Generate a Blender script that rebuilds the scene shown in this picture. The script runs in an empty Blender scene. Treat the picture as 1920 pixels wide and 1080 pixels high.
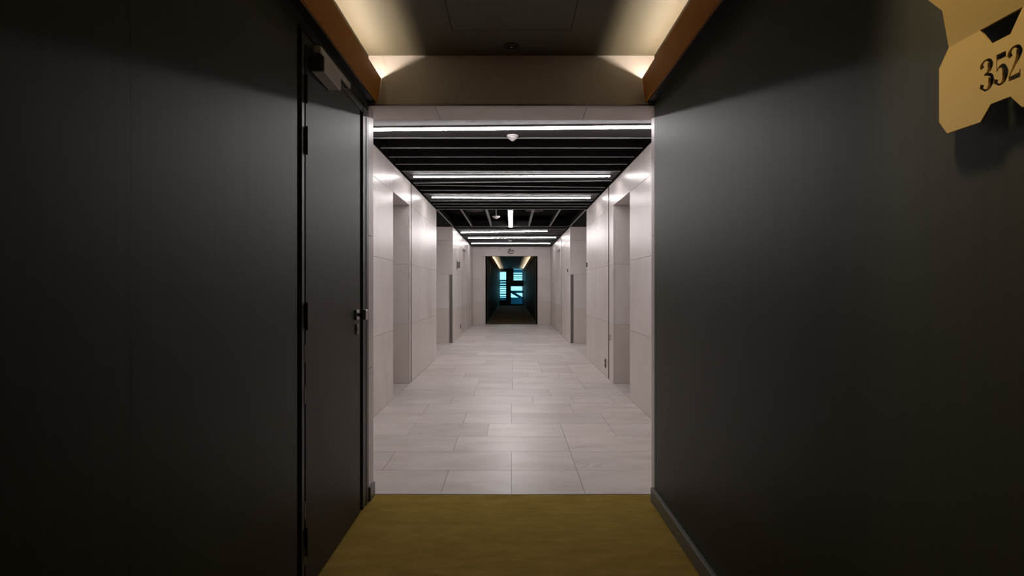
import bpy, bmesh, math, random
from mathutils import Vector, Matrix
S = bpy.context.scene
col = S.collection
R = math.radians

# ------------------------------------------------------------------ camera
cd = bpy.data.cameras.new('camera'); cam = bpy.data.objects.new('camera', cd); col.objects.link(cam)
cam.location = (0, 0, 1.2); cam.rotation_euler = (R(90), 0, 0)
cd.sensor_width = 36; cd.lens = 20; cd.shift_x = 0.0005; cd.clip_start = 0.02
S.camera = cam
# ------------------------------------------------------------------ world, exposure
w = bpy.data.worlds.new('world'); S.world = w; w.use_nodes = True
bg = w.node_tree.nodes['Background']; bg.inputs[0].default_value = (0.34, 0.86, 1.0, 1); bg.inputs[1].default_value = 1.9
S.view_settings.view_transform = 'Standard'; S.view_settings.look = 'None'
S.view_settings.exposure = 0.0; S.view_settings.gamma = 1.0; S.view_settings.use_curve_mapping = False
S.cycles.use_denoising = True
S.cycles.max_bounces = 10; S.cycles.diffuse_bounces = 6; S.cycles.glossy_bounces = 4
S.cycles.sample_clamp_indirect = 6
LED = 58.0          # emission of the lobby light lines
COVE = 105.0         # emission of the warm cove strips
DOWN = 58.0          # watts of the corridor downlight

# ------------------------------------------------------------------ materials
def mat(name, colr, rough=0.5, metal=0.0, emit=None, es=1.0, spec=0.5):
    m = bpy.data.materials.new(name); m.use_nodes = True
    b = m.node_tree.nodes['Principled BSDF']
    b.inputs['Base Color'].default_value = (*colr, 1); b.inputs['Roughness'].default_value = rough
    b.inputs['Metallic'].default_value = metal; b.inputs['Specular IOR Level'].default_value = spec
    if emit:
        b.inputs['Emission Color'].default_value = (*emit, 1); b.inputs['Emission Strength'].default_value = es
    return m
def N(m, t, **kw):
    n = m.node_tree.nodes.new(t)
    for k, v in kw.items():
        if k in n.inputs.keys(): n.inputs[k].default_value = v
        else: setattr(n, k, v)
    return n
def L(m, a, b): m.node_tree.links.new(a, b)
def mixc(m, fac, a, b, blend='MIX'):
    n = m.node_tree.nodes.new('ShaderNodeMix'); n.data_type = 'RGBA'; n.blend_type = blend
    for sock, v in ((n.inputs[0], fac), (n.inputs[6], a), (n.inputs[7], b)):
        if isinstance(v, (int, float)): sock.default_value = v
        elif isinstance(v, tuple): sock.default_value = (*v, 1)
        else: L(m, v, sock)
    return n.outputs[2]
def ramp(m, src, p0, p1, c0=(0, 0, 0), c1=(1, 1, 1)):
    n = m.node_tree.nodes.new('ShaderNodeValToRGB')
    n.color_ramp.elements[0].position = p0; n.color_ramp.elements[1].position = p1
    n.color_ramp.elements[0].color = (*c0, 1); n.color_ramp.elements[1].color = (*c1, 1)
    L(m, src, n.inputs[0]); return n.outputs[0]
def marble(name, a, b, vein, rough, stretch=(1, 1, 1), veinamt=0.45, var=0.10):
    m = mat(name, a, rough); p = m.node_tree.nodes['Principled BSDF']
    geo = N(m, 'ShaderNodeNewGeometry'); oi = N(m, 'ShaderNodeObjectInfo')
    mp = N(m, 'ShaderNodeMapping'); mp.inputs['Scale'].default_value = stretch
    L(m, geo.outputs['Position'], mp.inputs['Vector'])
    off = N(m, 'ShaderNodeVectorMath', operation='ADD')
    sc = N(m, 'ShaderNodeMath', operation='MULTIPLY'); sc.inputs[1].default_value = 17.0
    L(m, oi.outputs['Random'], sc.inputs[0]); L(m, mp.outputs[0], off.inputs[0]); L(m, sc.outputs[0], off.inputs[1])
    n1 = N(m, 'ShaderNodeTexNoise', Scale=1.6, Detail=6.0, Roughness=0.6, Distortion=0.8)
    L(m, off.outputs[0], n1.inputs['Vector'])
    c = mixc(m, ramp(m, n1.outputs[0], 0.3, 0.7), a, b)
    n2 = N(m, 'ShaderNodeTexNoise', Scale=1.1, Detail=5.0, Roughness=0.55, Distortion=1.4)
    L(m, off.outputs[0], n2.inputs['Vector'])
    ab = N(m, 'ShaderNodeMath', operation='SUBTRACT'); ab.inputs[1].default_value = 0.5; L(m, n2.outputs[0], ab.inputs[0])
    ab2 = N(m, 'ShaderNodeMath', operation='ABSOLUTE'); L(m, ab.outputs[0], ab2.inputs[0])
    v = ramp(m, ab2.outputs[0], 0.0, 0.022, (1, 1, 1), (0, 0, 0))
    n3 = N(m, 'ShaderNodeTexNoise', Scale=0.9, Detail=2.0); L(m, off.outputs[0], n3.inputs['Vector'])
    gate = ramp(m, n3.outputs[0], 0.50, 0.66)
    mu = N(m, 'ShaderNodeMath', operation='MULTIPLY'); L(m, v, mu.inputs[0]); L(m, gate, mu.inputs[1])
    mu2 = N(m, 'ShaderNodeMath', operation='MULTIPLY'); mu2.inputs[1].default_value = veinamt; L(m, mu.outputs[0], mu2.inputs[0])
    c = mixc(m, mu2.outputs[0], c, vein)
    tone = N(m, 'ShaderNodeMapRange'); tone.inputs['To Min'].default_value = 1 - var; tone.inputs['To Max'].default_value = 1.0
    L(m, oi.outputs['Random'], tone.inputs['Value'])
    c = mixc(m, 1.0, c, tone.outputs[0], 'MULTIPLY')
    L(m, c, p.inputs['Base Color'])
    rr = N(m, 'ShaderNodeMapRange'); rr.inputs['To Min'].default_value = rough * 0.9; rr.inputs['To Max'].default_value = rough * 1.12
    L(m, n1.outputs[0], rr.inputs['Value']); L(m, rr.outputs[0], p.inputs['Roughness'])
    return m
M = {}
M['marble'] = marble('marble_wall', (.63, .575, .55), (.73, .68, .655), (.40, .32, .28), .33, (1, 1, .6), .35, .05)
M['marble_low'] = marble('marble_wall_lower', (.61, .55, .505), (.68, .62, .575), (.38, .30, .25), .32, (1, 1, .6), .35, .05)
M['marble_floor'] = marble('marble_floor', (.56, .505, .475), (.74, .68, .655), (.38, .32, .30), .34, (.8, 2.2, 1), .5, .17)
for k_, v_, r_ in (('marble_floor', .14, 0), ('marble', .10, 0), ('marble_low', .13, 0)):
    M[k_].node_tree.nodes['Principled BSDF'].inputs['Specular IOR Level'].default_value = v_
M['grout'] = mat('joint_filler', (.22, .19, .17), .8)

def painted(name, a, rough, amt=.25):
    m = mat(name, a, rough); p = m.node_tree.nodes['Principled BSDF']
    geo = N(m, 'ShaderNodeNewGeometry'); mp = N(m, 'ShaderNodeMapping'); mp.inputs['Scale'].default_value = (45, 45, .6)
    L(m, geo.outputs['Position'], mp.inputs['Vector'])
    n = N(m, 'ShaderNodeTexNoise', Scale=1.0, Detail=4.0, Roughness=.6); L(m, mp.outputs[0], n.inputs['Vector'])
    c = mixc(m, n.outputs[0], tuple(x * (1 - amt) for x in a), tuple(x * (1 + amt) for x in a))
    L(m, c, p.inputs['Base Color'])
    p.inputs['Specular IOR Level'].default_value = .18
    bp = N(m, 'ShaderNodeBump', Strength=.04, Distance=.002); L(m, n.outputs[0], bp.inputs['Height']); L(m, bp.outputs[0], p.inputs['Normal'])
    return m
M['wall'] = painted('dark_laminate', (.034, .033, .021), .50)
M['door'] = painted('door_laminate', (.044, .039, .028), .50, .12)
M['frame'] = mat('door_frame_paint', (.048, .048, .036), .45)
M['ceil'] = mat('olive_ceiling_paint', (.118, .106, .070), .6)
M['black'] = mat('black_void', (.006, .006, .006), .8)
M['gapblack'] = mat('black_rebate', (.004, .004, .004), .9, spec=.1)
M['bronze'] = mat('ochre_lacquer', (.50, .20, .022), .5, spec=.2)
M['slat'] = mat('black_slat_metal', (.009, .008, .008), .6, spec=.25)
M['slatedge'] = mat('grey_slat_edge', (.26, .25, .25), .4, .3)
M['panel'] = mat('dark_ceiling_panel', (.05, .047, .048), .75, spec=.15)
M['plenum'] = mat('plenum_black', (.010, .009, .009), .9, spec=.1)
M['led'] = mat('white_diffuser', (.8, .8, .8), .4, emit=(1, .95, .945), es=LED)
M['cove'] = mat('warm_diffuser', (.8, .7, .6), .4, emit=(1, .84, .66), es=COVE)
M['white'] = mat('white_plastic', (.5, .47, .46), .4)
M['steel'] = mat('brushed_steel', (.45, .43, .42), .35, .9)
M['steel_dark'] = mat('dark_steel', (.20, .18, .17), .4, .8)
M['alu'] = mat('satin_aluminium', (.55, .51, .48), .4, .1)
M['base'] = mat('grey_skirting', (.13, .13, .12), .4)
M['ironmongery'] = mat('dark_bronze_metal', (.03, .025, .02), .35, .6)
M['gold'] = mat('gold_paint_metal', (.58, .38, .115), .45, .4)
M['ink'] = mat('black_ink', (.012, .01, .01), .5)
M['winframe'] = mat('window_frame_dark', (.01, .02, .03), .5)
M['louvre'] = mat('blue_grey_louvre', (.03, .11, .17), .5)
M['parapet'] = mat('blue_parapet', (.06, .22, .35), .6)
M['plaster'] = mat('plain_plaster', (.3, .28, .25), .8)
g = mat('window_glass', (.75, .92, 1.0), 0.02); g.node_tree.nodes['Principled BSDF'].inputs['Transmission Weight'].default_value = 1.0
g.node_tree.nodes['Principled BSDF'].inputs['IOR'].default_value = 1.05
M['glass'] = g
m = mat('olive_carpet', (.17, .12, .025), .95, spec=.1); p = m.node_tree.nodes['Principled BSDF']
geo = N(m, 'ShaderNodeNewGeometry')
mp = N(m, 'ShaderNodeMapping'); mp.inputs['Scale'].default_value = (2.2, 6, 1); L(m, geo.outputs['Position'], mp.inputs['Vector'])
n1 = N(m, 'ShaderNodeTexNoise', Scale=2.2, Detail=8.0, Roughness=.7); L(m, mp.outputs[0], n1.inputs['Vector'])
n2 = N(m, 'ShaderNodeTexNoise', Scale=260.0, Detail=2.0); L(m, geo.outputs['Position'], n2.inputs['Vector'])
c = mixc(m, ramp(m, n1.outputs[0], .33, .68), (.25, .16, .026), (.60, .385, .09))
c = mixc(m, ramp(m, n2.outputs[0], .3, .7), c, (.20, .145, .028)); c2 = mixc(m, .25, c, (.39, .265, .055))
L(m, c2, p.inputs['Base Color'])
bp = N(m, 'ShaderNodeBump', Strength=.5, Distance=.004); L(m, n2.outputs[0], bp.inputs['Height']); L(m, bp.outputs[0], p.inputs['Normal'])
M['carpet'] = m
M['carpet_far'] = mat('grey_brown_carpet', (.115, .095, .060), .9, spec=.1)

# ------------------------------------------------------------------ mesh helpers
def tag(o, label=None, cat=None, group=None, kind=None):
    for k, v in (('label', label), ('category', cat), ('group', group), ('kind', kind)):
        if v: o[k] = v
    return o
def obj(name, bm, m, parent=None, smooth=False, **kw):
    me = bpy.data.meshes.new(name); bmesh.ops.recalc_face_normals(bm, faces=bm.faces); bm.to_mesh(me); bm.free()
    if smooth:
        for f in me.polygons: f.use_smooth = True
    me.materials.append(M[m]); o = bpy.data.objects.new(name, me); col.objects.link(o)
    if parent is not None: o.parent = parent
    return tag(o, **kw)
def empty(name, loc=(0, 0, 0), **kw):
    o = bpy.data.objects.new(name, None); o.empty_display_size = .1; o.location = loc; col.objects.link(o); return tag(o, **kw)
def add_box(bm, x0, x1, y0, y1, z0, z1, bevel=0):
    vs = [bm.verts.new((x, y, z)) for x in (x0, x1) for y in (y0, y1) for z in (z0, z1)]
    q = [(0, 1, 3, 2), (4, 6, 7, 5), (0, 4, 5, 1), (2, 3, 7, 6), (0, 2, 6, 4), (1, 5, 7, 3)]
    fs = [bm.faces.new([vs[i] for i in f]) for f in q]
    if bevel:
        es = list({e for f in fs for e in f.edges}); bmesh.ops.bevel(bm, geom=es, offset=bevel, segments=1, affect='EDGES')
def box(name, x0, x1, y0, y1, z0, z1, m, parent=None, bevel=0, **kw):
    """a box whose object origin is at its own base centre"""
    if x0 > x1: x0, x1 = x1, x0
    c = Vector(((x0 + x1) / 2, (y0 + y1) / 2, z0)); bm = bmesh.new()
    add_box(bm, x0 - c.x, x1 - c.x, y0 - c.y, y1 - c.y, 0, z1 - z0, bevel)
    o = obj(name, bm, m, parent, **kw)
    o.location = c - (parent.location if parent is not None else Vector((0, 0, 0)))
    return o
def boxes(name, lst, m, parent=None, **kw):
    bm = bmesh.new()
    for b in lst: add_box(bm, *b)
    return obj(name, bm, m, parent, **kw)
def prism(bm, pts, d):
    """pts: list of 3D points (closed outline), extruded by vector d"""
    a = [bm.verts.new(p) for p in pts]; b = [bm.verts.new(Vector(p) + Vector(d)) for p in pts]
    bm.faces.new(a); bm.faces.new(b[::-1]); n = len(pts)
    for i in range(n): bm.faces.new((a[i], b[i], b[(i + 1) % n], a[(i + 1) % n]))
def add_lathe(bm, c, prof, n=24, axis='z'):
    """prof: [(radius, height)]"""
    rings = []
    for r, h in prof:
        ring = []
        for i in range(n):
            t = 2 * math.pi * i / n; u, v = r * math.cos(t), r * math.sin(t)
            p = {'z': (u, v, h), 'y': (u, h, v), 'x': (h, u, v)}[axis]
            ring.append(bm.verts.new(Vector(c) + Vector(p)))
        rings.append(ring)
    for a, b in zip(rings, rings[1:]):
        for i in range(n): bm.faces.new((a[i], a[(i + 1) % n], b[(i + 1) % n], b[i]))
    bm.faces.new(rings[0]); bm.faces.new(rings[-1])
rnd = random.Random(5)
J = 0.0016     # half joint

# ------------------------------------------------------------------ floors
HW, LW = .804, 1.28      # half width of the corridors, of the lobby
Y0, Y1 = 3.309, 18.60    # marble floor starts, ends
PA, PB = 9.70, 12.40     # side passages
ZC = 2.535               # underside of the lobby ceiling slats
mf = boxes('floor', [(-4, 4, Y0, Y1 + .26, -.12, -.006)], 'grout', kind='structure')
y = Y0 + .004; row = 0; D = .43
first = {0: [-1.26, -.413, 0, .43, 1.26], 1: [-1.26, -.85, 0, .43, 1.26], 2: [-1.26, -.43, .43, 1.26], 3: [-1.26, -.85, -.2, .43, .85, 1.26],
         4: [-1.26, -.43, 0, .85, 1.26], 5: [-1.26, -.85, 0, .6, 1.26]}
def tile(x0, x1, a, b):
    dz = rnd.uniform(0, .0004)
    box('tile', x0 + J, x1 - J, a + J, b - J, -.006, -.0004 + dz, 'marble_floor', mf)
while y < Y1 + .2:
    b = min(y + D, Y1 + .255)
    if row in first: xs = [-LW] + first[row][1:-1] + [LW]
    else:
        off = rnd.choice([0, -.43, -.215]); xs = [-LW]
        x = -.85 + off + .43
        while x < LW - .15:
            if x > -LW + .15: xs.append(x)
            x += rnd.choice([.43, .86, .86])
        xs.append(LW)
    for i in range(len(xs) - 1): tile(xs[i], xs[i + 1], y, b)
    if y + D > PA and y < PB:
        aa, bb = max(y, PA), min(b, PB)
        if bb - aa > .05:
            for s in (-1, 1):
                for k in range(3):
                    u0, u1 = LW + k * .86, min(LW + (k + 1) * .86, 3.8)
                    tile(min(s * u0, s * u1), max(s * u0, s * u1), aa, bb)
    y = b; row += 1
for s in (-1, 1):
    for (a, b) in ((6.15, 7.15), (14.95, 15.95)):
        tile(min(s * LW, s * 1.75), max(s * LW, s * 1.75), a, b)
boxes('floor', [(-1.0, 1.0, -2.6, Y0 - .004, -.12, 0)], 'carpet', kind='structure')
boxes('floor', [(-1.0, 1.0, Y1 + .266, 38.6, -.12, 0)], 'carpet_far', kind='structure')
boxes('trim_1', [(-HW, HW, Y0 - .004, Y0 + .003, -.02, .0012)], 'ironmongery', kind='structure')
boxes('trim_2', [(-HW, HW, Y1 + .258, Y1 + .266, -.02, .0012)], 'ironmongery', kind='structure')

# ------------------------------------------------------------------ near and far corridor
def corridor_wall(side, ya, yb, joints, top=2.62):
    x0, x1 = (HW, HW + .2) if side > 0 else (-HW - .2, -HW)
    nm = 'wall_right' if side > 0 else 'wall_left'
    back = (x0 + .012, x1) if side > 0 else (x0, x1 - .012)
    o = boxes(nm, [(back[0], back[1], ya, yb, -.05, top)], 'gapblack', kind='structure')
    js = [ya] + joints + [yb]
    for a, b in zip(js, js[1:]):
        fx = (x0, x0 + .012) if side > 0 else (x1 - .012, x1)
        box('wall_panel', fx[0], fx[1], a + .0003, b - .0003, 0, top, 'wall', o)
    return o
DY0, DY1 = 2.134, 3.20
corridor_wall(1, -2.6, 3.20, [-1.18, .28, 1.74])
corridor_wall(-1, -2.6, DY0, [-1.50, .0, 1.20])
corridor_wall(1, Y1 + .26, 38.3, [20.5 + 1.46 * k for k in range(12)])
corridor_wall(-1, Y1 + .26, 38.3, [20.5 + 1.46 * k for k in range(12)])
boxes('light_stop_wall', [(-1.0, 1.0, -2.7, -2.6, -.05, 2.62)], 'wall', kind='structure')  # added end wall behind the camera, shuts the blue sky light out
# skirting boards
box('baseboard_right', HW - .02, HW, -2.6, 3.208, 0, .076, 'base', bevel=.002, kind='structure')
box('baseboard_left', -HW, -HW + .02, -2.6, DY0 - .005, 0, .076, 'base', bevel=.002, kind='structure')
box('baseboard_right', HW - .02, HW, Y1 + .27, 38.3, 0, .076, 'base', kind='structure')
box('baseboard_left', -HW, -HW + .02, Y1 + .27, 38.3, 0, .076, 'base', kind='structure')
box('baseboard_left', -HW - .004, -HW + .012, 3.20, 3.305, 0, .076, 'base', bevel=.002, kind='structure')
# ceilings
CZ = 2.507
ce = boxes('ceiling', [(-1, -.303, -2.6, 3.20, CZ, CZ + .02), (.303, 1, -2.6, 3.20, CZ, CZ + .02),
                       (-.303, .303, 2.889, 3.20, CZ, CZ + .02), (-.303, .303, -2.6, 2.277, CZ, CZ + .02)], 'ceil', kind='structure')
boxes('backing', [(-1, 1, -2.6, 3.2, CZ + .02, CZ + .11)], 'gapblack', ce)
hp = boxes('access_hatch', [(-.300, .300, 2.280, 2.886, CZ + .0005, CZ + .018)], 'ceil', ce)
boxes('ceiling', [(-1, 1, Y1 + .26, 38.3, CZ, CZ + .1)], 'ceil', kind='structure')
# light coves: tilted ochre board, closing shelf, hidden warm strip
def cove(side, ya, yb, n, lab):
    s = side; t = empty('trim_%d' % n, (s * .75, ya, 2.24), kind='structure')
    bm = bmesh.new()
    prism(bm, [(s * (.732 - .75), 0, .136), (s * (.753 - .75), 0, .001), (s * (.757 - .75), 0, .001), (s * (.736 - .75), 0, .136)], (0, yb - ya, 0))
    obj('fascia_board', bm, 'bronze', t)
    bm = bmesh.new(); add_box(bm, min(s * .015, s * .054), max(s * .015, s * .054), 0, yb - ya, 0.001, .012); obj('shelf', bm, 'ironmongery', t)
    l = empty('cove_light', (s * .785, ya + .01, 2.291), label=lab, cat='light strip')
    bm = bmesh.new(); add_box(bm, -.016, .016, 0, yb - ya - .02, -.037, .052); obj('channel', bm, 'alu', l)
    bm = bmesh.new(); add_box(bm, -.004, .004, 0, yb - ya - .02, .052, .060); obj('diffuser', bm, 'cove', l)
cove(-1, -2.6, 3.198, 3, 'warm light strip hidden behind the left ochre cove board of the near corridor')
cove(1, -2.6, 3.198, 4, 'warm light strip hidden behind the right ochre cove board of the near corridor')
cove(-1, Y1 + .265, 38.0, 5, 'warm light strip in the left cove of the far corridor')
cove(1, Y1 + .265, 38.0, 6, 'warm light strip in the right cove of the far corridor')

# ------------------------------------------------------------------ marble walls
def slabs_x(parent, s, xf, ya, yb, za, zb, wd=1.2, th=.02):
    """slabs on a wall whose face is at x = s*xf, looking to the lobby axis"""
    n = max(1, round((yb - ya) / wd)); zs = [za] + [z for z in (.745, 1.497, 2.24) if za + .1 < z < zb - .1] + [zb]
    for i in range(n):
        a, b = ya + (yb - ya) * i / n, ya + (yb - ya) * (i + 1) / n
        for z0, z1 in zip(zs, zs[1:]):
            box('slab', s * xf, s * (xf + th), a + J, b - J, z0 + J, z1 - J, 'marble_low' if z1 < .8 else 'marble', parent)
def slabs_y(parent, yf, dirn, xa, xb, za, zb, wd=1.2, th=.02, m=None):
    """slabs on a wall whose face is at y = yf; dirn=+1: body lies at larger y"""
    if xa > xb: xa, xb = xb, xa
    n = max(1, round((xb - xa) / wd)); zs = [za] + [z for z in (.745, 1.497, 2.24) if za + .1 < z < zb - .1] + [zb]
    y0, y1 = (yf, yf + th) if dirn > 0 else (yf - th, yf)
    for i in range(n):
        a, b = xa + (xb - xa) * i / n, xa + (xb - xa) * (i + 1) / n
        for z0, z1 in zip(zs, zs[1:]):
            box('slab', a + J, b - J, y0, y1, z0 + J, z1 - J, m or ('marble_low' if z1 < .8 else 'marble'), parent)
T = .02
for s in (-1, 1):
    nm = 'wall_right' if s > 0 else 'wall_left'
    def bx(a, b, *r): return (min(s * a, s * b), max(s * a, s * b), *r)
    if s > 0: g0, g1 = 7.46, 7.53
    else: g0, g1 = 7.23, 7.29
    h0, h1 = 22.1 - g1, 22.1 - g0
    c = [bx(LW + T, 1.75, Y0, 6.15 - T, -.05, ZC), bx(LW + T, 1.75, 6.15 - T, 7.15 + T, 2.24 + T, ZC), bx(LW + T, 1.75, 7.15 + T, g0, -.05, ZC),
         bx(LW + .07, 1.75, g0, g1, -.05, ZC), bx(LW + T, 1.75, g1, PA - T, -.05, ZC),
         bx(1.75, 4, 9.4, PA - T, -.05, ZC), bx(3.8 + T, 4, PA - T, PB + T, -.05, ZC), bx(1.75, 4, PB + T, 12.8, -.05, ZC),
         bx(LW + T, 1.75, PB + T, h0, -.05, ZC), bx(LW + .07, 1.75, h0, h1, -.05, ZC), bx(LW + T, 1.75, h1, 14.95 - T, -.05, ZC),
         bx(LW + T, 1.75, 14.95 - T, 15.95 + T, 2.24 + T, ZC), bx(LW + T, 1.75, 15.95 + T, Y1, -.05, ZC),
         bx(1.75, 1.85, 6.0, 7.3, -.05, ZC), bx(1.75, 1.85, 14.8, 16.1, -.05, ZC)]
    o = boxes(nm, c, 'grout', kind='structure')
    slabs_x(o, s, LW, Y0 + T, 6.15, 0, ZC, 1.42); slabs_x(o, s, LW, 6.15, 7.15, 2.24, ZC, 1.2)
    slabs_x(o, s, LW, 7.15, g0, 0, ZC); slabs_x(o, s, LW, g1, PA, 0, ZC, 1.2)
    slabs_x(o, s, LW, PB, h0, 0, ZC, 1.2)
    if 14.95 - h1 > .03: slabs_x(o, s, LW, h1, 14.95, 0, ZC)
    slabs_x(o, s, LW, 14.95, 15.95, 2.24, ZC); slabs_x(o, s, LW, 15.95, Y1 - T, 0, ZC, 1.3)
    for (a, b) in ((6.15, 7.15), (14.95, 15.95)):
        slabs_y(o, a, -1, s * (LW + T), s * 1.68, 0, 2.24); slabs_y(o, b, 1, s * (LW + T), s * 1.68, 0, 2.24)
        box('slab', s * (LW + T), s * 1.68, a, b, 2.24, 2.24 + T, 'marble', o)
    slabs_y(o, PA, -1, s * (LW + T), s * 3.8, 0, ZC, .85); slabs_y(o, PB, 1, s * (LW + T), s * 3.8, 0, ZC, .85)
    slabs_x(o, s, 3.8, PA, PB, 0, ZC)
    for (a, b) in ((g0, g1), (h0, h1)):
        box('joint_strip', s * (LW + .05), s * (LW + .07), a, b, 0, ZC, 'ironmongery', o)
        e = .006
        box('edge_strip', s * (LW - .002), s * (LW + .05), a - e, a, 0, ZC, 'alu', o)
        box('groove_side', s * (LW + .001), s * (LW + .05), b - .004, b + .001, 0, ZC, 'ironmongery', o)
    # lift door at the back of each recess
    for k, (a, b) in enumerate(((6.15, 7.15), (14.95, 15.95))):
        d = empty('door_%d' % (2 + k + (2 if s > 0 else 0)), (s * 1.72, (a + b) / 2, 0), kind='structure')
        fr = [bx(1.68, 1.75, a, a + .05, 0, 2.24), bx(1.68, 1.75, b - .05, b, 0, 2.24), bx(1.68, 1.75, a + .05, b - .05, 2.14, 2.24)]
        for q in fr: box('frame', q[0], q[1], q[2], q[3], q[4], q[5], 'steel', d)
        mid = (a + b) / 2
        for (u, v) in ((a + .05, mid), (mid, b - .05)):
            box('leaf', s * 1.71, s * 1.74, u + .002, v - .002, .005, 2.138, 'steel', d)

# near portal (header + jambs) ------------------------------------------------
HZ = 2.222
wn = boxes('wall_near', [(-1.75, 1.75, 3.20 + T, 3.46 - T, HZ + T, 2.9), (-1.75, -HW - T, 3.20, 3.309, -.05, HZ + T), (HW + T + .01, 1.75, 3.20, 3.309, -.05, HZ + T),
                         (-1.75, 1.75, 3.20 + T, 3.46 - T, 2.5, 2.9)], 'grout', kind='structure')
box('slab', -HW, HW, 3.20, 3.22, HZ + .012, CZ, 'marble', wn)                    # fascia above the opening
box('trim', -HW, HW, 3.193, 3.21, HZ + .001, HZ + .010, 'steel_dark', wn)        # thin metal bead
xs = [-LW, -.43, .43, LW]
for a, b in zip(xs, xs[1:]):
    box('slab', a + J, b - J, 3.225, 3.46, HZ, HZ + T, 'marble', wn)
    box('slab', a + J, b - J, 3.44, 3.46, HZ + T + J, ZC + .02, 'marble', wn)
box('slab', -HW + J, HW - J, 3.20, 3.225 - 2 * J, HZ, HZ + .012 - J, 'marble', wn)
for s in (-1, 1):
    x = HW if s < 0 else HW + .010
    for z0, z1 in ((0.078 if s < 0 else .0, .745), (.745, 1.497), (1.497, HZ)):
        box('slab', s * x, s * (x + T), 3.201, 3.309, z0 + J, z1 - J, 'marble', wn)
    slabs_y(wn, 3.329, -1, s * (x + T), s * (LW - .001), 0, HZ, 1.2)

# far portal ------------------------------------------------------------------
OW, OH = .856, 2.246
we = boxes('wall_far', [(-1.75, -OW - T, Y1 + T, Y1 + .26, -.05, 2.9), (OW + T, 1.75, Y1 + T, Y1 + .26, -.05, 2.9), (-OW - T, OW + T, Y1 + T, Y1 + .26, OH + T, 2.9)], 'grout', kind='structure')
for s in (-1, 1):
    slabs_y(we, Y1, 1, s * OW, s * LW, 0, OH)
    box('slab', s * (OW), s * (OW + T), Y1 + T, Y1 + .26, 0, OH, 'marble', we)
    slabs_y(we, Y1, 1, s * .001, s * LW, OH + .0, ZC + .02, 1.3)
box('slab', -OW, OW, Y1 + T, Y1 + .26, OH, OH + T, 'marble', we)
# the far corridor is a little narrower than its portal
boxes('trim_7', [(-OW - .02, -HW, Y1 + .26, Y1 + .27, 0, CZ), (HW, OW + .02, Y1 + .26, Y1 + .27, 0, CZ)], 'wall', kind='structure')

# swan shaped floor emblem above the far opening
def ribbon(pts, wd, seg=6):
    """flat ribbon outline from a centre line of (x, y, width)"""
    P = [Vector((p[0], p[1])) for p in pts]; W = [p[2] if len(p) > 2 else wd for p in pts]; out = []; ws = []
    for i in range(len(P) - 1):
        p0, p1, p2, p3 = P[max(i - 1, 0)], P[i], P[i + 1], P[min(i + 2, len(P) - 1)]
        for k in range(seg):
            t = k / seg
            out.append(.5 * ((2 * p1) + (p2 - p0) * t + (2 * p0 - 5 * p1 + 4 * p2 - p3) * t * t + (3 * p1 - p0 - 3 * p2 + p3) * t ** 3))
            ws.append(W[i] * (1 - t) + W[i + 1] * t)
    out.append(P[-1]); ws.append(W[-1]); l = []; r = []
    for i, p in enumerate(out):
        d = (out[min(i + 1, len(out) - 1)] - out[max(i - 1, 0)]).normalized(); n = Vector((-d.y, d.x))
        l.append(p + n * ws[i] / 2); r.append(p - n * ws[i] / 2)
    return l, r
def ribbon_solid(bm, pts, f, d, wd=.1, seg=6):
    """f maps a 2D point to 3D, d = extrusion vector; built as a closed quad strip"""
    l, r = ribbon(pts, wd, seg); d = Vector(d)
    A = [bm.verts.new(f(p)) for p in l]; B = [bm.verts.new(f(p)) for p in r]
    A2 = [bm.verts.new(Vector(f(p)) + d) for p in l]; B2 = [bm.verts.new(Vector(f(p)) + d) for p in r]
    for i in range(len(A) - 1):
        bm.faces.new((A[i], A[i + 1], B[i + 1], B[i])); bm.faces.new((A2[i], B2[i], B2[i + 1], A2[i + 1]))
        bm.faces.new((A[i], A2[i], A2[i + 1], A[i + 1])); bm.faces.new((B[i], B[i + 1], B2[i + 1], B2[i]))
    bm.faces.new((A[0], B[0], B2[0], A2[0])); bm.faces.new((A[-1], A2[-1], B2[-1], B[-1]))
# unit = one photo pixel there (17.4 mm)
u = .01743
em = bmesh.new()
fe = lambda p: (p[0] * u - .02, Y1 - .008, 2.405 + p[1] * u)
ribbon_solid(em, [(-5.3, 1.0, 1.13), (-3.6, 3.2, 1.30), (-2.0, 4.2, 1.62), (-.9, 3.2, 1.94), (-1.8, 1.0, 1.79), (-3.8, -.6, 1.46), (-5.0, -2.0, 1.94), (-3.6, -3.8, 1.46), (-1, -4.2, 1.79), (3.2, -4.1, 1.62), (4.8, -2.4, 0.97), (4.9, -.2, 0.97), (4.0, 1.1, 1.79), (2.0, 1.0, 1.46), (.4, .1, 1.13), (-1.2, -1.8, 1.46)], fe, (0, .007, 0))
obj('wall_emblem', em, 'ink', label='small black swan shaped line emblem on the marble above the far opening', cat='emblem')

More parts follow.
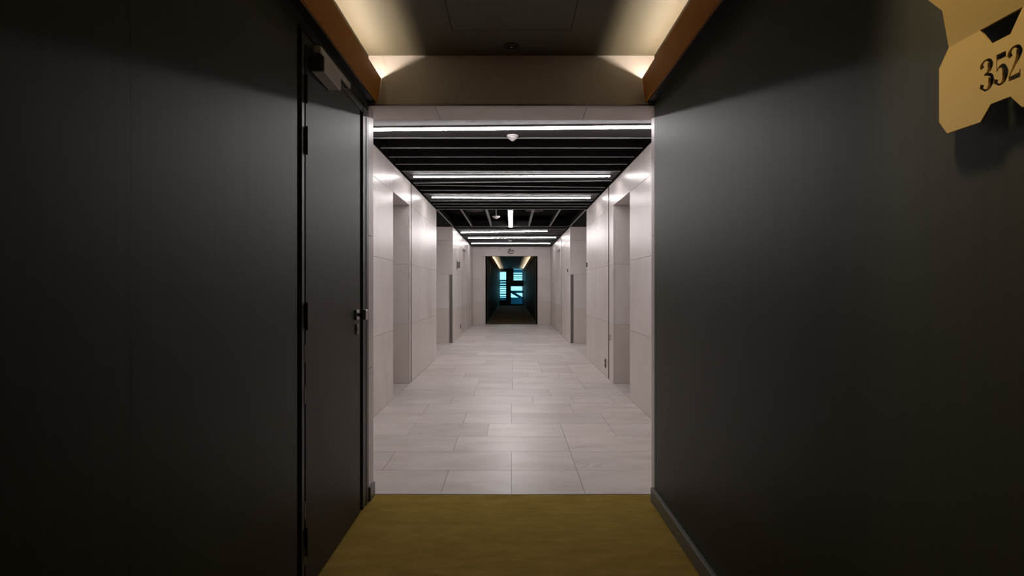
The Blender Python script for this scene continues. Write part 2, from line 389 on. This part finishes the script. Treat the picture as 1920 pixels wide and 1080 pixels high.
# ------------------------------------------------------------------ lobby ceiling
cl = boxes('ceiling', [(-4, 4, 3.46, Y1 + .1, 2.85, 2.95)], 'plenum', kind='structure')
for s in (-1, 1):
    boxes('trim_8' if s < 0 else 'trim_9', [(min(s * LW, s * 1.75), max(s * LW, s * 1.75), 3.46, PA, ZC + .0015, 2.85), (min(s * LW, s * 1.75), max(s * LW, s * 1.75), PB, Y1, ZC + .0015, 2.85),
           (min(s * 1.30, s * 4), max(s * 1.30, s * 4), PA, PB, ZC + .0015, 2.85)], 'plenum', kind='structure')
def slat(y, xl=-1.25, xr=1.25, tilt=0.0, lab=''):
    t = empty('ceiling_slat', (0, y, ZC), label=lab, cat='ceiling slat', group='black cross slats of the lobby ceiling')
    t.rotation_euler = (0, 0, tilt)
    box_l = lambda nm, a, b, c_, d, e, f, m: obj(nm, (lambda bm: (add_box(bm, a, b, c_, d, e, f), bm)[1])(bmesh.new()), m, t)
    box_l('blade', xl, xr, 0, .018, .006, .12, 'slat')
    box_l('edge', xl, xr, -.001, .019, 0, .006, 'slatedge')
    for x in (xl + .03, xr - .03): box_l('bracket', x - .012, x + .012, -.03, 0, .02, .30, 'slat')
def panel(a, b, lab):
    p = box('ceiling_panel', -1.26, 1.26, a, b, ZC + .012, ZC + .03, 'panel', label=lab, cat='ceiling panel')
def led(yl, yr, xl, xr, lab, w=.026):
    t = empty('linear_light', ((xl + xr) / 2, (yl + yr) / 2, ZC - .008), label=lab, cat='linear light')
    ln = math.hypot(xr - xl, yr - yl); t.rotation_euler = (0, 0, math.atan2(yr - yl, xr - xl))
    def b(nm, x0, x1, y0, y1, z0, z1, m, bv=0):
        bm = bmesh.new(); add_box(bm, x0, x1, y0, y1, z0, z1, bv); obj(nm, bm, m, t)
    b('housing', -ln / 2, ln / 2, -w / 2 - .006, w / 2 + .006, .006, .018, 'slatedge')
    b('diffuser', -ln / 2 + .004, ln / 2 - .004, -w / 2, w / 2, -.006, .006, 'led', .004)
    for s in (-1, 1): b('end_cap', s * ln / 2 - .004, s * ln / 2 + .004, -w / 2 - .004, w / 2 + .004, -.009, .012, 'slatedge')
ordn = ['first', 'second', 'third', 'fourth', 'fifth', 'sixth', 'seventh', 'eighth', 'ninth', 'tenth', 'eleventh', 'twelfth', 'thirteenth']
def slatrun(lst, where):
    for i, v in enumerate(lst):
        if not isinstance(v, tuple): v = (v, 0)
        only = 'single' if len(lst) == 1 else ordn[i]
        slat(v[0], tilt=v[1], lab='black ceiling slat with pale lower edge, %s %s' % (only, where))
slatrun([5.07, 5.43, 5.80, 6.14, 6.50], 'beyond the nearest light line')
slatrun([(7.17, -.065), (7.48, .072), 7.78, 8.07], 'beyond the second light line')
slatrun([8.73, 9.05, 9.36, 9.65], 'beyond the third light line')
slatrun([12.35, 12.67, 12.98], 'beyond the lengthwise light')
slatrun([13.95, 14.3, 14.65], 'beyond the skewed light line')
slatrun([15.55, 15.9, 16.25, 16.6], 'beyond the second farthest light line')
panel(3.465, 5.065, 'dark ceiling panel above the nearest and longest light line')
panel(6.53, 7.06, 'dark ceiling panel holding the second light line')
panel(8.10, 8.72, 'dark ceiling panel holding the third light line')
panel(13.01, 13.94, 'dark ceiling panel holding the skewed light line')
panel(14.68, 15.54, 'dark ceiling panel holding the second farthest light line')
panel(16.63, 18.58, 'dark ceiling panel holding the farthest light line')
led(4.775, 4.69, -1.25, 1.25, 'nearest and longest white light line under the marble header', .042)
led(6.79, 6.75, -1.17, 1.17, 'second white ceiling light line, just past the first group of slats')
led(8.34, 8.40, -1.17, 1.165, 'third white ceiling light line, before the open ceiling bay')
led(13.62, 13.27, -1.21, .84, 'short skewed white light line beyond the open ceiling bay')
led(15.1, 15.0, -1.15, 1.17, 'second farthest white light line before the far opening')
led(17.0, 17.0, -1.20, 1.16, 'farthest white light line in front of the far opening')
t = empty('linear_light', (-.018, 11.02, ZC - .006), label='white light line running lengthwise in the open ceiling bay', cat='linear light')
bm = bmesh.new(); add_box(bm, -.044, .044, -1.32, 1.32, .006, .05); obj('housing', bm, 'slatedge', t)
bm = bmesh.new(); add_box(bm, -.036, .036, -1.31, 1.31, -.010, .006, .004); obj('diffuser', bm, 'led', t)
for s, nm in ((-1, 'near'), (1, 'far')):
    bm = bmesh.new(); add_box(bm, -.04, .04, s * 1.322 - .004, s * 1.322 + .004, -.009, .012); obj('end_cap', bm, 'slatedge', t)
bl = {-1.27: 'outermost left', -.86: 'second left', -.44: 'left next to the lengthwise light', .38: 'right next to the lengthwise light', .83: 'second right', 1.27: 'outermost right'}
for x, nm in bl.items():
    t = empty('ceiling_slat', (x, 9.70, ZC), label='black lengthwise ceiling slat, %s of the open ceiling bay' % nm, cat='ceiling slat', group='lengthwise slats of the open ceiling bay')
    bm = bmesh.new(); add_box(bm, -.012, .012, 0, 2.62, .006, .09); obj('blade', bm, 'slat', t)
    bm = bmesh.new(); add_box(bm, -.014, .014, 0, 2.62, 0, .006); obj('edge', bm, 'slatedge', t)

# detectors, diffusers
def detector(x, y, z, lab, r=.05, stem=0):
    t = empty('smoke_detector', (x, y, z), label=lab, cat='smoke detector')
    bm = bmesh.new(); add_lathe(bm, (0, 0, 0), [(r, 0), (r, -.012), (r * .96, -.016)]); obj('base', bm, 'white', t)
    bm = bmesh.new(); add_lathe(bm, (0, 0, 0), [(r * .8, -.016), (r * .8, -.024), (r * .62, -.034), (r * .3, -.044), (r * .2, -.05)]); obj('sensor_cap', bm, 'white', t, smooth=False)
    if stem:
        bm = bmesh.new(); add_lathe(bm, (0, 0, 0), [(.011, stem), (.011, 0)], 10); obj('stem', bm, 'slatedge', t)
        bm = bmesh.new(); add_lathe(bm, (0, 0, 0), [(.06, stem), (.06, stem - .02)], 16); obj('mount', bm, 'steel_dark', t)
detector(.008, 5.02, ZC + .012, 'white round smoke detector below the nearest slats')
detector(-.29, 10.75, ZC + .02, 'white smoke detector on a stem left of the lengthwise light', .075, .29)
detector(-.04, 15.9, ZC + .004, 'farthest white smoke detector, between the last two light lines', .06)
for x, lab in ((-.78, 'round air diffuser in the open ceiling bay, left side'), (.49, 'round air diffuser in the open ceiling bay, right side')):
    t = empty('air_diffuser', (x, 12.05, 2.85), label=lab, cat='air diffuser')
    for k, r in enumerate((.19, .13, .07)):
        bm = bmesh.new(); add_lathe(bm, (0, 0, 0), [(r, -.002 - .012 * k), (r, -.012 - .012 * k), (r * .85, -.014 - .012 * k)]); obj('ring', bm, 'steel_dark', t)
# corner guards
for s, nm in ((-1, 'left'), (1, 'right')):
    a, b = (s * 1.288, s * 1.35)
    box('corner_guard', a, b, PB - .006, PB - .0005, .003, 1.49, 'steel_dark', label='tall steel corner guard on the %s side passage wall' % nm, cat='corner guard')

# small fittings on the marble walls
def plate(name, s, y, z, w_, h_, m, lab, cat, d=.01, m2=None):
    t = empty(name, (s * LW, y, z), label=lab, cat=cat)
    bm = bmesh.new(); add_box(bm, min(-s * d, 0), max(-s * d, 0), -w_ / 2, w_ / 2, -h_ / 2, h_ / 2, .001); obj('plate', bm, m, t)
    if m2:
        for k in (-.25, .25):
            bm = bmesh.new(); add_lathe(bm, (0, 0, k * h_), [(h_ * .16, min(-s * d, -s * (d + .004))), (h_ * .16, max(-s * d, -s * (d + .004)))], 14, 'x'); obj('button', bm, m2, t)
plate('call_panel', 1, 9.62, 1.592, .05, .075, 'ink', 'small black call panel on the right wall before the side passage', 'call panel', .012, 'ironmongery')
plate('call_panel', 1, 12.9, 1.60, .06, .06, 'ink', 'small black call panel on the right wall beyond the side passage', 'call panel', .015, 'ironmongery')
plate('wall_socket', 1, 7.72, .18, .06, .12, 'steel_dark', 'low steel socket plate on the right wall past the nearer recess', 'socket', .012, 'ink')
plate('wall_socket', -1, 14.2, .24, .07, .11, 'steel_dark', 'low steel socket plate on the far left wall', 'socket', .012, 'ink')
plate('switch_plate', 1, 7.33, .56, .05, .085, 'alu', 'small bright steel plate beside the right recess', 'switch plate', .014, 'steel_dark')
t = empty('wall_sign', (-LW, 13.3, 1.74), label='grey projecting sign bracket on the left wall beyond the side passage', cat='sign')
bm = bmesh.new(); add_box(bm, 0, .008, -.06, .06, -.11, .11); obj('back_plate', bm, 'steel_dark', t)
bm = bmesh.new(); add_box(bm, .008, .075, -.006, .006, -.075, .075); obj('flag', bm, 'steel_dark', t)

# ------------------------------------------------------------------ door in the near left wall
d = empty('door_1', (-HW, DY0, 0), kind='structure')
X = -HW
def dbox(name, x0, x1, y0, y1, z0, z1, m, parent=None, bevel=0, **kw):
    bm = bmesh.new(); add_box(bm, x0 + HW, x1 + HW, y0 - DY0, y1 - DY0, z0, z1, bevel)
    return obj(name, bm, m, parent or d, **kw)
TOPL, TOPF = 2.146, 2.192
dbox('lining', X - .2, X - .10, DY0, DY1, 0, 2.62, 'gapblack')
dbox('frame_jamb', X - .10, X - .001, DY0 + .052, DY0 + .078, 0, TOPF, 'frame', bevel=.001, label='hinge side door jamb')
dbox('frame_jamb', X - .10, X + .001, 3.078, 3.198, 0, TOPF, 'frame', bevel=.002, label='lock side door jamb')
dbox('frame_stop', X - .10, X + .004, 3.14, 3.148, 0.001, TOPF - .05, 'frame')
dbox('frame_head', X - .10, X - .001, DY0 + .078, 3.078, TOPL + .006, TOPF, 'frame', bevel=.001)
dbox('over_panel', X - .10, X, DY0 + .0, DY1, TOPF + .006, 2.62, 'wall')
leaf = dbox('leaf', X - .045, X, 2.222, 3.020, .006, TOPL, 'door', bevel=.0015)
# hinges: knuckle barrel, two leaves
for z in (1.975, 1.775, 1.09, .211):
    bm = bmesh.new(); add_lathe(bm, (.006, 2.2165 - DY0, z - .055), [(.0045, 0), (.0055, .002), (.0055, .108), (.0045, .11)], 12)
    h = obj('hinge', bm, 'ironmongery', d)
    bm = bmesh.new(); add_box(bm, 0, .0022, 2.224 - DY0, 2.236 - DY0, z - .05, z + .05); obj('hinge_leaf', bm, 'alu', h)
for z in (.98 - .07, .80 - .05, .30, .12):
    dbox('seal_clip', X - .004, X + .002, 2.2125, 2.2155, z, z + .07, 'alu')
# square pull handle
hy = 2.945; hz = 1.2 - 50 * hy / 1067
hd = dbox('handle', X, X + .010, hy - .026, hy + .026, hz - .026, hz + .026, 'steel', bevel=.001)
dbox('neck', X + .010, X + .040, hy - .010, hy + .010, hz - .009, hz + .009, 'ironmongery', hd, .001)
dbox('grip', X + .040, X + .056, hy - .026, hy + .026, hz - .026, hz + .026, 'steel', hd, .002)
kz = 1.2 - 77 * hy / 1067
bm = bmesh.new()
prof = [(math.cos(a) * .013, math.sin(a) * .028) for a in [i * math.pi / 12 for i in range(24)]]
prism(bm, [(.0, hy - DY0 + a, kz + b) for a, b in prof], (.009, 0, 0)); es = obj('key_escutcheon', bm, 'steel', d)
bm = bmesh.new(); prism(bm, [(.009, hy - DY0 + a * .45, kz + b * .6) for a, b in prof], (.001, 0, 0)); obj('keyhole', bm, 'ink', es)
# door closer: body on the leaf, slide rail on the frame head, arm
dc = empty('door_closer', (X, 2.386, 2.093), label='aluminium door closer at the top of the near left door', cat='door closer')
def cbox(name, x0, x1, y0, y1, z0, z1, m, bevel=0):
    bm = bmesh.new(); add_box(bm, x0 - X, x1 - X, y0 - 2.386, y1 - 2.386, z0 - 2.093, z1 - 2.093, bevel); return obj(name, bm, m, dc)
cbox('body', X + .0005, X + .056, 2.276, 2.497, 2.066, 2.126, 'alu', .004)
cbox('end_cap', X + .001, X + .055, 2.266, 2.277, 2.067, 2.125, 'ink', .002)
cbox('end_cap', X + .001, X + .055, 2.496, 2.502, 2.068, 2.124, 'alu', .002)
cbox('slide_rail', X + .0005, X + .034, 2.300, 2.725, 2.154, 2.180, 'alu', .002)
cbox('rail_slot', X + .008, X + .026, 2.31, 2.715, 2.1525, 2.1542, 'ink')
bm = bmesh.new(); add_lathe(bm, (.028, -.055, .033), [(.012, 0), (.012, .014)], 16); obj('spindle', bm, 'steel_dark', dc)
bm = bmesh.new()
a = Vector((.028, -.055, .047)); b = Vector((.017, .20, .052)); dv = (b - a).normalized(); n = Vector((dv.y, -dv.x, 0)) * .010
prism(bm, [a + n, b + n, b - n, a - n], (0, 0, .006)); obj('arm', bm, 'alu', dc)

# ------------------------------------------------------------------ gold room number plaque
PX = .775; PYC = .9018
half = [(-.0385, 1.4743), (-.018, 1.4975)]
def sym(pts): return pts + [(-a, b) for a, b in pts[::-1]]
lower = [(.018, 1.4975), (.0385, 1.4743), (.1103, 1.475), (.1293, 1.5003), (.1293, 1.597), (.1066, 1.6262), (.0395, 1.6262), (.018, 1.5945)]
def plaque(name_digits, loc, side, lab, group=None):
    """side: +1 on the right wall"""
    t = empty('door_number_sign', loc, label=lab, cat='number sign')
    if group: t['group'] = group
    zc = 1.62
    def P(u_, z, off=0): return (-side * (HW - PX + off), u_, z - zc)
    bm = bmesh.new()
    out = [P(a, b) for a, b in lower] + [P(-a, b) for a, b in lower[::-1]]
    a = bm.verts; A = [a.new(p) for p in out]; th = Vector((side * .004, 0, 0)); B = [a.new(Vector(p) + th) for p in out]
    # the outline folds back on itself at the notches; split in left, middle, right so that every face is convex enough
    n = len(out)
    def face(idx): bm.faces.new([A[i] for i in idx]); bm.faces.new([B[i] for i in idx[::-1]])
    face([0, 1, 2, 3, 4, 5, 6, 7]); face([0, 7, 8, 15]); face([8, 9, 10, 11, 12, 13, 14, 15])
    for i in range(n):
        if i in (7, 15): pass
        j = (i + 1) % n
        bm.faces.new((A[i], B[i], B[j], A[j]))
    bm.verts.ensure_lookup_table()
    lo = obj('number_plate', bm, 'gold', t)
    up = [(.1066, 1.6262, 0), (.1080, 1.692, .0105), (.137, 1.727, .016), (.137, 1.80, .028), (.112, 1.83, .033)]
    bm = bmesh.new()
    ring = [P(a_, b_, o_) for a_, b_, o_ in up] + [P(-a_, b_, o_) for a_, b_, o_ in up[::-1]]
    prism(bm, ring, th); obj('upper_plate', bm, 'gold', t)
    for yy in (-.07, .07):
        bm = bmesh.new(); add_lathe(bm, (0, yy, -.07), [(.006, -side * .0), (.006, -side * (HW - PX - .0045))], 10, 'x'); obj('standoff', bm, 'ironmongery', t)
    if name_digits:
        H = .0515; base = 1.5218
        def glyph(ox):      # u grows to the reader's right = -y on the right wall
            return lambda p: Vector((-(HW - PX) - .002, -(ox + p[0] * H), base + p[1] * H - zc))
        strokes = {
            '3': [('r', [(.10, .75, .13), (.07, .83, .12), (.12, .93, .06), (.24, .975, .045), (.36, .91, .12), (.40, .77, .18), (.36, .63, .12), (.26, .55, .05), (.17, .535, .03)]),
                  ('r', [(.17, .515, .03), (.28, .505, .06), (.40, .41, .15), (.43, .26, .19), (.37, .10, .12), (.24, .025, .045), (.11, .07, .07), (.07, .16, .12), (.10, .24, .13)])],
            '5': [('p', [(.10, .80), (.44, .80), (.44, .98), (.10, .98)]), ('p', [(.10, .44), (.128, .44), (.128, .82), (.10, .82)]),
                  ('r', [(.12, .47, .03), (.20, .56, .05), (.34, .55, .12), (.42, .32, .19), (.36, .10, .12), (.23, .025, .045), (.11, .07, .07), (.07, .15, .12), (.10, .22, .12)])],
            '2': [('r', [(.12, .70, .12), (.08, .80, .13), (.12, .91, .07), (.24, .975, .045), (.37, .91, .12), (.41, .76, .19), (.36, .60, .13), (.22, .38, .06), (.09, .17, .035), (.06, .10, .03)]),
                  ('p', [(.05, .0), (.44, .0), (.455, .24), (.43, .24), (.40, .155), (.05, .13)])]}
        bpy.context.view_layer.update()
        for ch, ox in (('3', -.0395), ('5', -.0125), ('2', .0125)):
            for kind, pts in strokes[ch]:
                cb = bmesh.new(); f = glyph(ox)
                if kind == 'r': ribbon_solid(cb, [(a_, b_, c_ * 1.15 + .008) for a_, b_, c_ in pts], f, (.008, 0, 0), seg=4)
                else: prism(cb, [f(p_) for p_ in pts], (.008, 0, 0))
                bmesh.ops.recalc_face_normals(cb, faces=cb.faces)
                me = bpy.data.meshes.new('cut'); cb.to_mesh(me); cb.free(); co = bpy.data.objects.new('cut', me); col.objects.link(co); co.parent = t
                md = lo.modifiers.new('b', 'BOOLEAN'); md.operation = 'DIFFERENCE'; md.solver = 'EXACT'; md.object = co
                bpy.context.view_layer.update()
                dg = bpy.context.evaluated_depsgraph_get(); nm_ = bpy.data.meshes.new_from_object(lo.evaluated_get(dg))
                lo.modifiers.clear(); lo.data = nm_; bpy.data.objects.remove(co)
        lo['label'] = 'gold plate with the cut out number 352'
    return t
plaque(True, (HW, PYC, 1.62), 1, 'gold folded metal sign with cut out number 352 on the near right wall')
for i, y in enumerate((20.9, 23.6, 26.6, 30.6)):
    o_ = ordn[i]
    for s, nm in ((-1, 'left'), (1, 'right')):
        plaque(False, (s * HW, y, 1.80), s, 'small gold number sign, %s along the %s wall of the far corridor' % (o_, nm), 'number signs in the far corridor')

# ------------------------------------------------------------------ downlights
def downlight(x, y, lab, watts, aim=None, r=.028, cone=46):
    t = empty('downlight', (x, y, CZ), label=lab, cat='downlight')
    bm = bmesh.new(); add_lathe(bm, (0, 0, 0), [(r * 1.5, -.0005), (r * 1.5, -.004), (r * 1.1, -.006)], 20); obj('trim_ring', bm, 'ink', t)
    bm = bmesh.new(); add_lathe(bm, (0, 0, 0), [(r * .3, -.0065), (r * .3, -.008)], 12); obj('lens', bm, 'white', t)
    if watts:
        ld = bpy.data.lights.new('downlight_lamp', 'SPOT'); ld.energy = watts; ld.color = (1, .86, .62); ld.spot_size = R(cone); ld.spot_blend = .9; ld.shadow_soft_size = .07
        lo = bpy.data.objects.new('downlight_lamp', ld); col.objects.link(lo); lo.parent = t; lo.location = (0, 0, -.03)
        if aim: lo.rotation_euler = (Vector(aim) - Vector((x, y, CZ - .03))).to_track_quat('-Z', 'Y').to_euler()
downlight(0, 3.07, 'small dark ceiling downlight in front of the marble header', 0)
downlight(.40, 1.02, 'ceiling downlight above the gold number sign', DOWN, (.80, .95, 1.58))
for i, y in enumerate((20.9, 23.6, 26.6, 30.6)):
    downlight(0, y, 'ceiling downlight in the far corridor, %s from the lobby' % ordn[i], 3.0, cone=125)

# ------------------------------------------------------------------ far end: windows, louvres outside
WY = 38.3
def X_(px): return (px - 959) * WY / 1067
def Z_(py): return 1.2 + (540 - py) * WY / 1067
# wall with two window openings
wf = boxes('wall_end', [(-1.0, -.80, WY, WY + .15, -.05, 2.62), (-.34, -.06, WY, WY + .15, -.05, 2.62), (.76, 1.0, WY, WY + .15, -.05, 2.62),
                        (-.80, -.34, WY, WY + .15, 2.31, 2.62), (-.06, .76, WY, WY + .15, 2.5, 2.62), (-.06, .14, WY, WY + .15, 1.50, 2.5),
                        (-.80, -.34, WY, WY + .15, -.05, .36), (-.06, .76, WY, WY + .15, -.05, .10)], 'winframe', kind='structure')
def window(n, x0, x1, z0, z1, rails, mull=None):
    t = empty('window_%d' % n, ((x0 + x1) / 2, WY + .05, z0), kind='structure')
    def b(nm, a0, a1, b0, b1, c0, c1, m):
        bm = bmesh.new(); add_box(bm, a0 - t.location.x, a1 - t.location.x, b0 - t.location.y, b1 - t.location.y, c0 - z0, c1 - z0); obj(nm, bm, m, t)
    f = .025
    b('frame', x0, x0 + f, WY + .02, WY + .08, z0, z1, 'winframe'); b('frame', x1 - f, x1, WY + .02, WY + .08, z0, z1, 'winframe')
    b('frame', x0 + f, x1 - f, WY + .02, WY + .08, z0, z0 + f, 'winframe'); b('frame', x0 + f, x1 - f, WY + .02, WY + .08, z1 - f, z1, 'winframe')
    for (a, c) in rails: b('rail', x0 + f, x1 - f, WY + .02, WY + .08, a, c, 'winframe')
    b('pane', x0 + f, x1 - f, WY + .045, WY + .049, z0 + f, z1 - f, 'glass')
window(1, -.80, -.34, .36, 2.31, [])
window(2, -.06, .76, .10, 2.50, [(1.31, 1.70)])
# outside: louvre blades on posts, a diagonal brace, beam and low parapet
def screen(lab, loc):
    return empty('louvre_screen', loc, label=lab, cat='louvre screen')
def sbox(t, name, x0, x1, y0, y1, z0, z1, m):
    l = t.location; bm = bmesh.new(); add_box(bm, x0 - l.x, x1 - l.x, y0 - l.y, y1 - l.y, z0 - l.z, z1 - l.z); return obj(name, bm, m, t)
ls = screen('blue grey louvre screen outside the left end window', (-.6, WY + .63, -.1))
rs = screen('louvre screen with a diagonal brace outside the right end window', (.5, WY + .63, -.1))
for (a, b) in ((1.64, 1.76), (1.48, 1.60), (1.31, 1.44), (1.20, 1.247), (1.067, 1.128), (.913, .967), (.733, .823), (.59, .66), (.42, .543)):
    sbox(ls, 'blade', -.97, -.22, WY + .6, WY + .66, a, b, 'louvre')
for (a, b) in ((2.24, 2.48), (2.10, 2.18), (1.936, 1.99), (1.81, 1.846), (1.66, 1.728)):
    sbox(rs, 'blade', -.10, 1.07, WY + .6, WY + .66, a, b, 'louvre')
for t, x in ((ls, -1.03), (ls, -.22 + .03), (rs, -.13), (rs, 1.13)):
    sbox(t, 'post', x - .03 if t is ls and x > -1 else x - .06 if x != -.13 else x - .03, x + .03 if abs(x) < .5 else x + .06, WY + .56, WY + .70, -.1, 2.7, 'winframe')
bm = bmesh.new(); o3 = rs.location
prism(bm, [Vector((x, WY + .58, z)) - o3 for x, z in ((-.10, .885), (-.10, 1.03), (.10, .97), (1.07, .40), (1.07, .20))], (0, .06, 0)); obj('brace', bm, 'louvre', rs)
sbox(rs, 'beam', -.10, 1.07, WY + .64, WY + .70, .855, 1.03, 'louvre')
box('parapet', -1.6, 1.6, WY + 1.0, WY + 1.2, -.1, .55, 'parapet', label='low blue parapet outside the end windows', cat='parapet')
boxes('ground', [(-3, 3, WY + .15, WY + 3, -.3, -.1)], 'louvre', kind='structure')
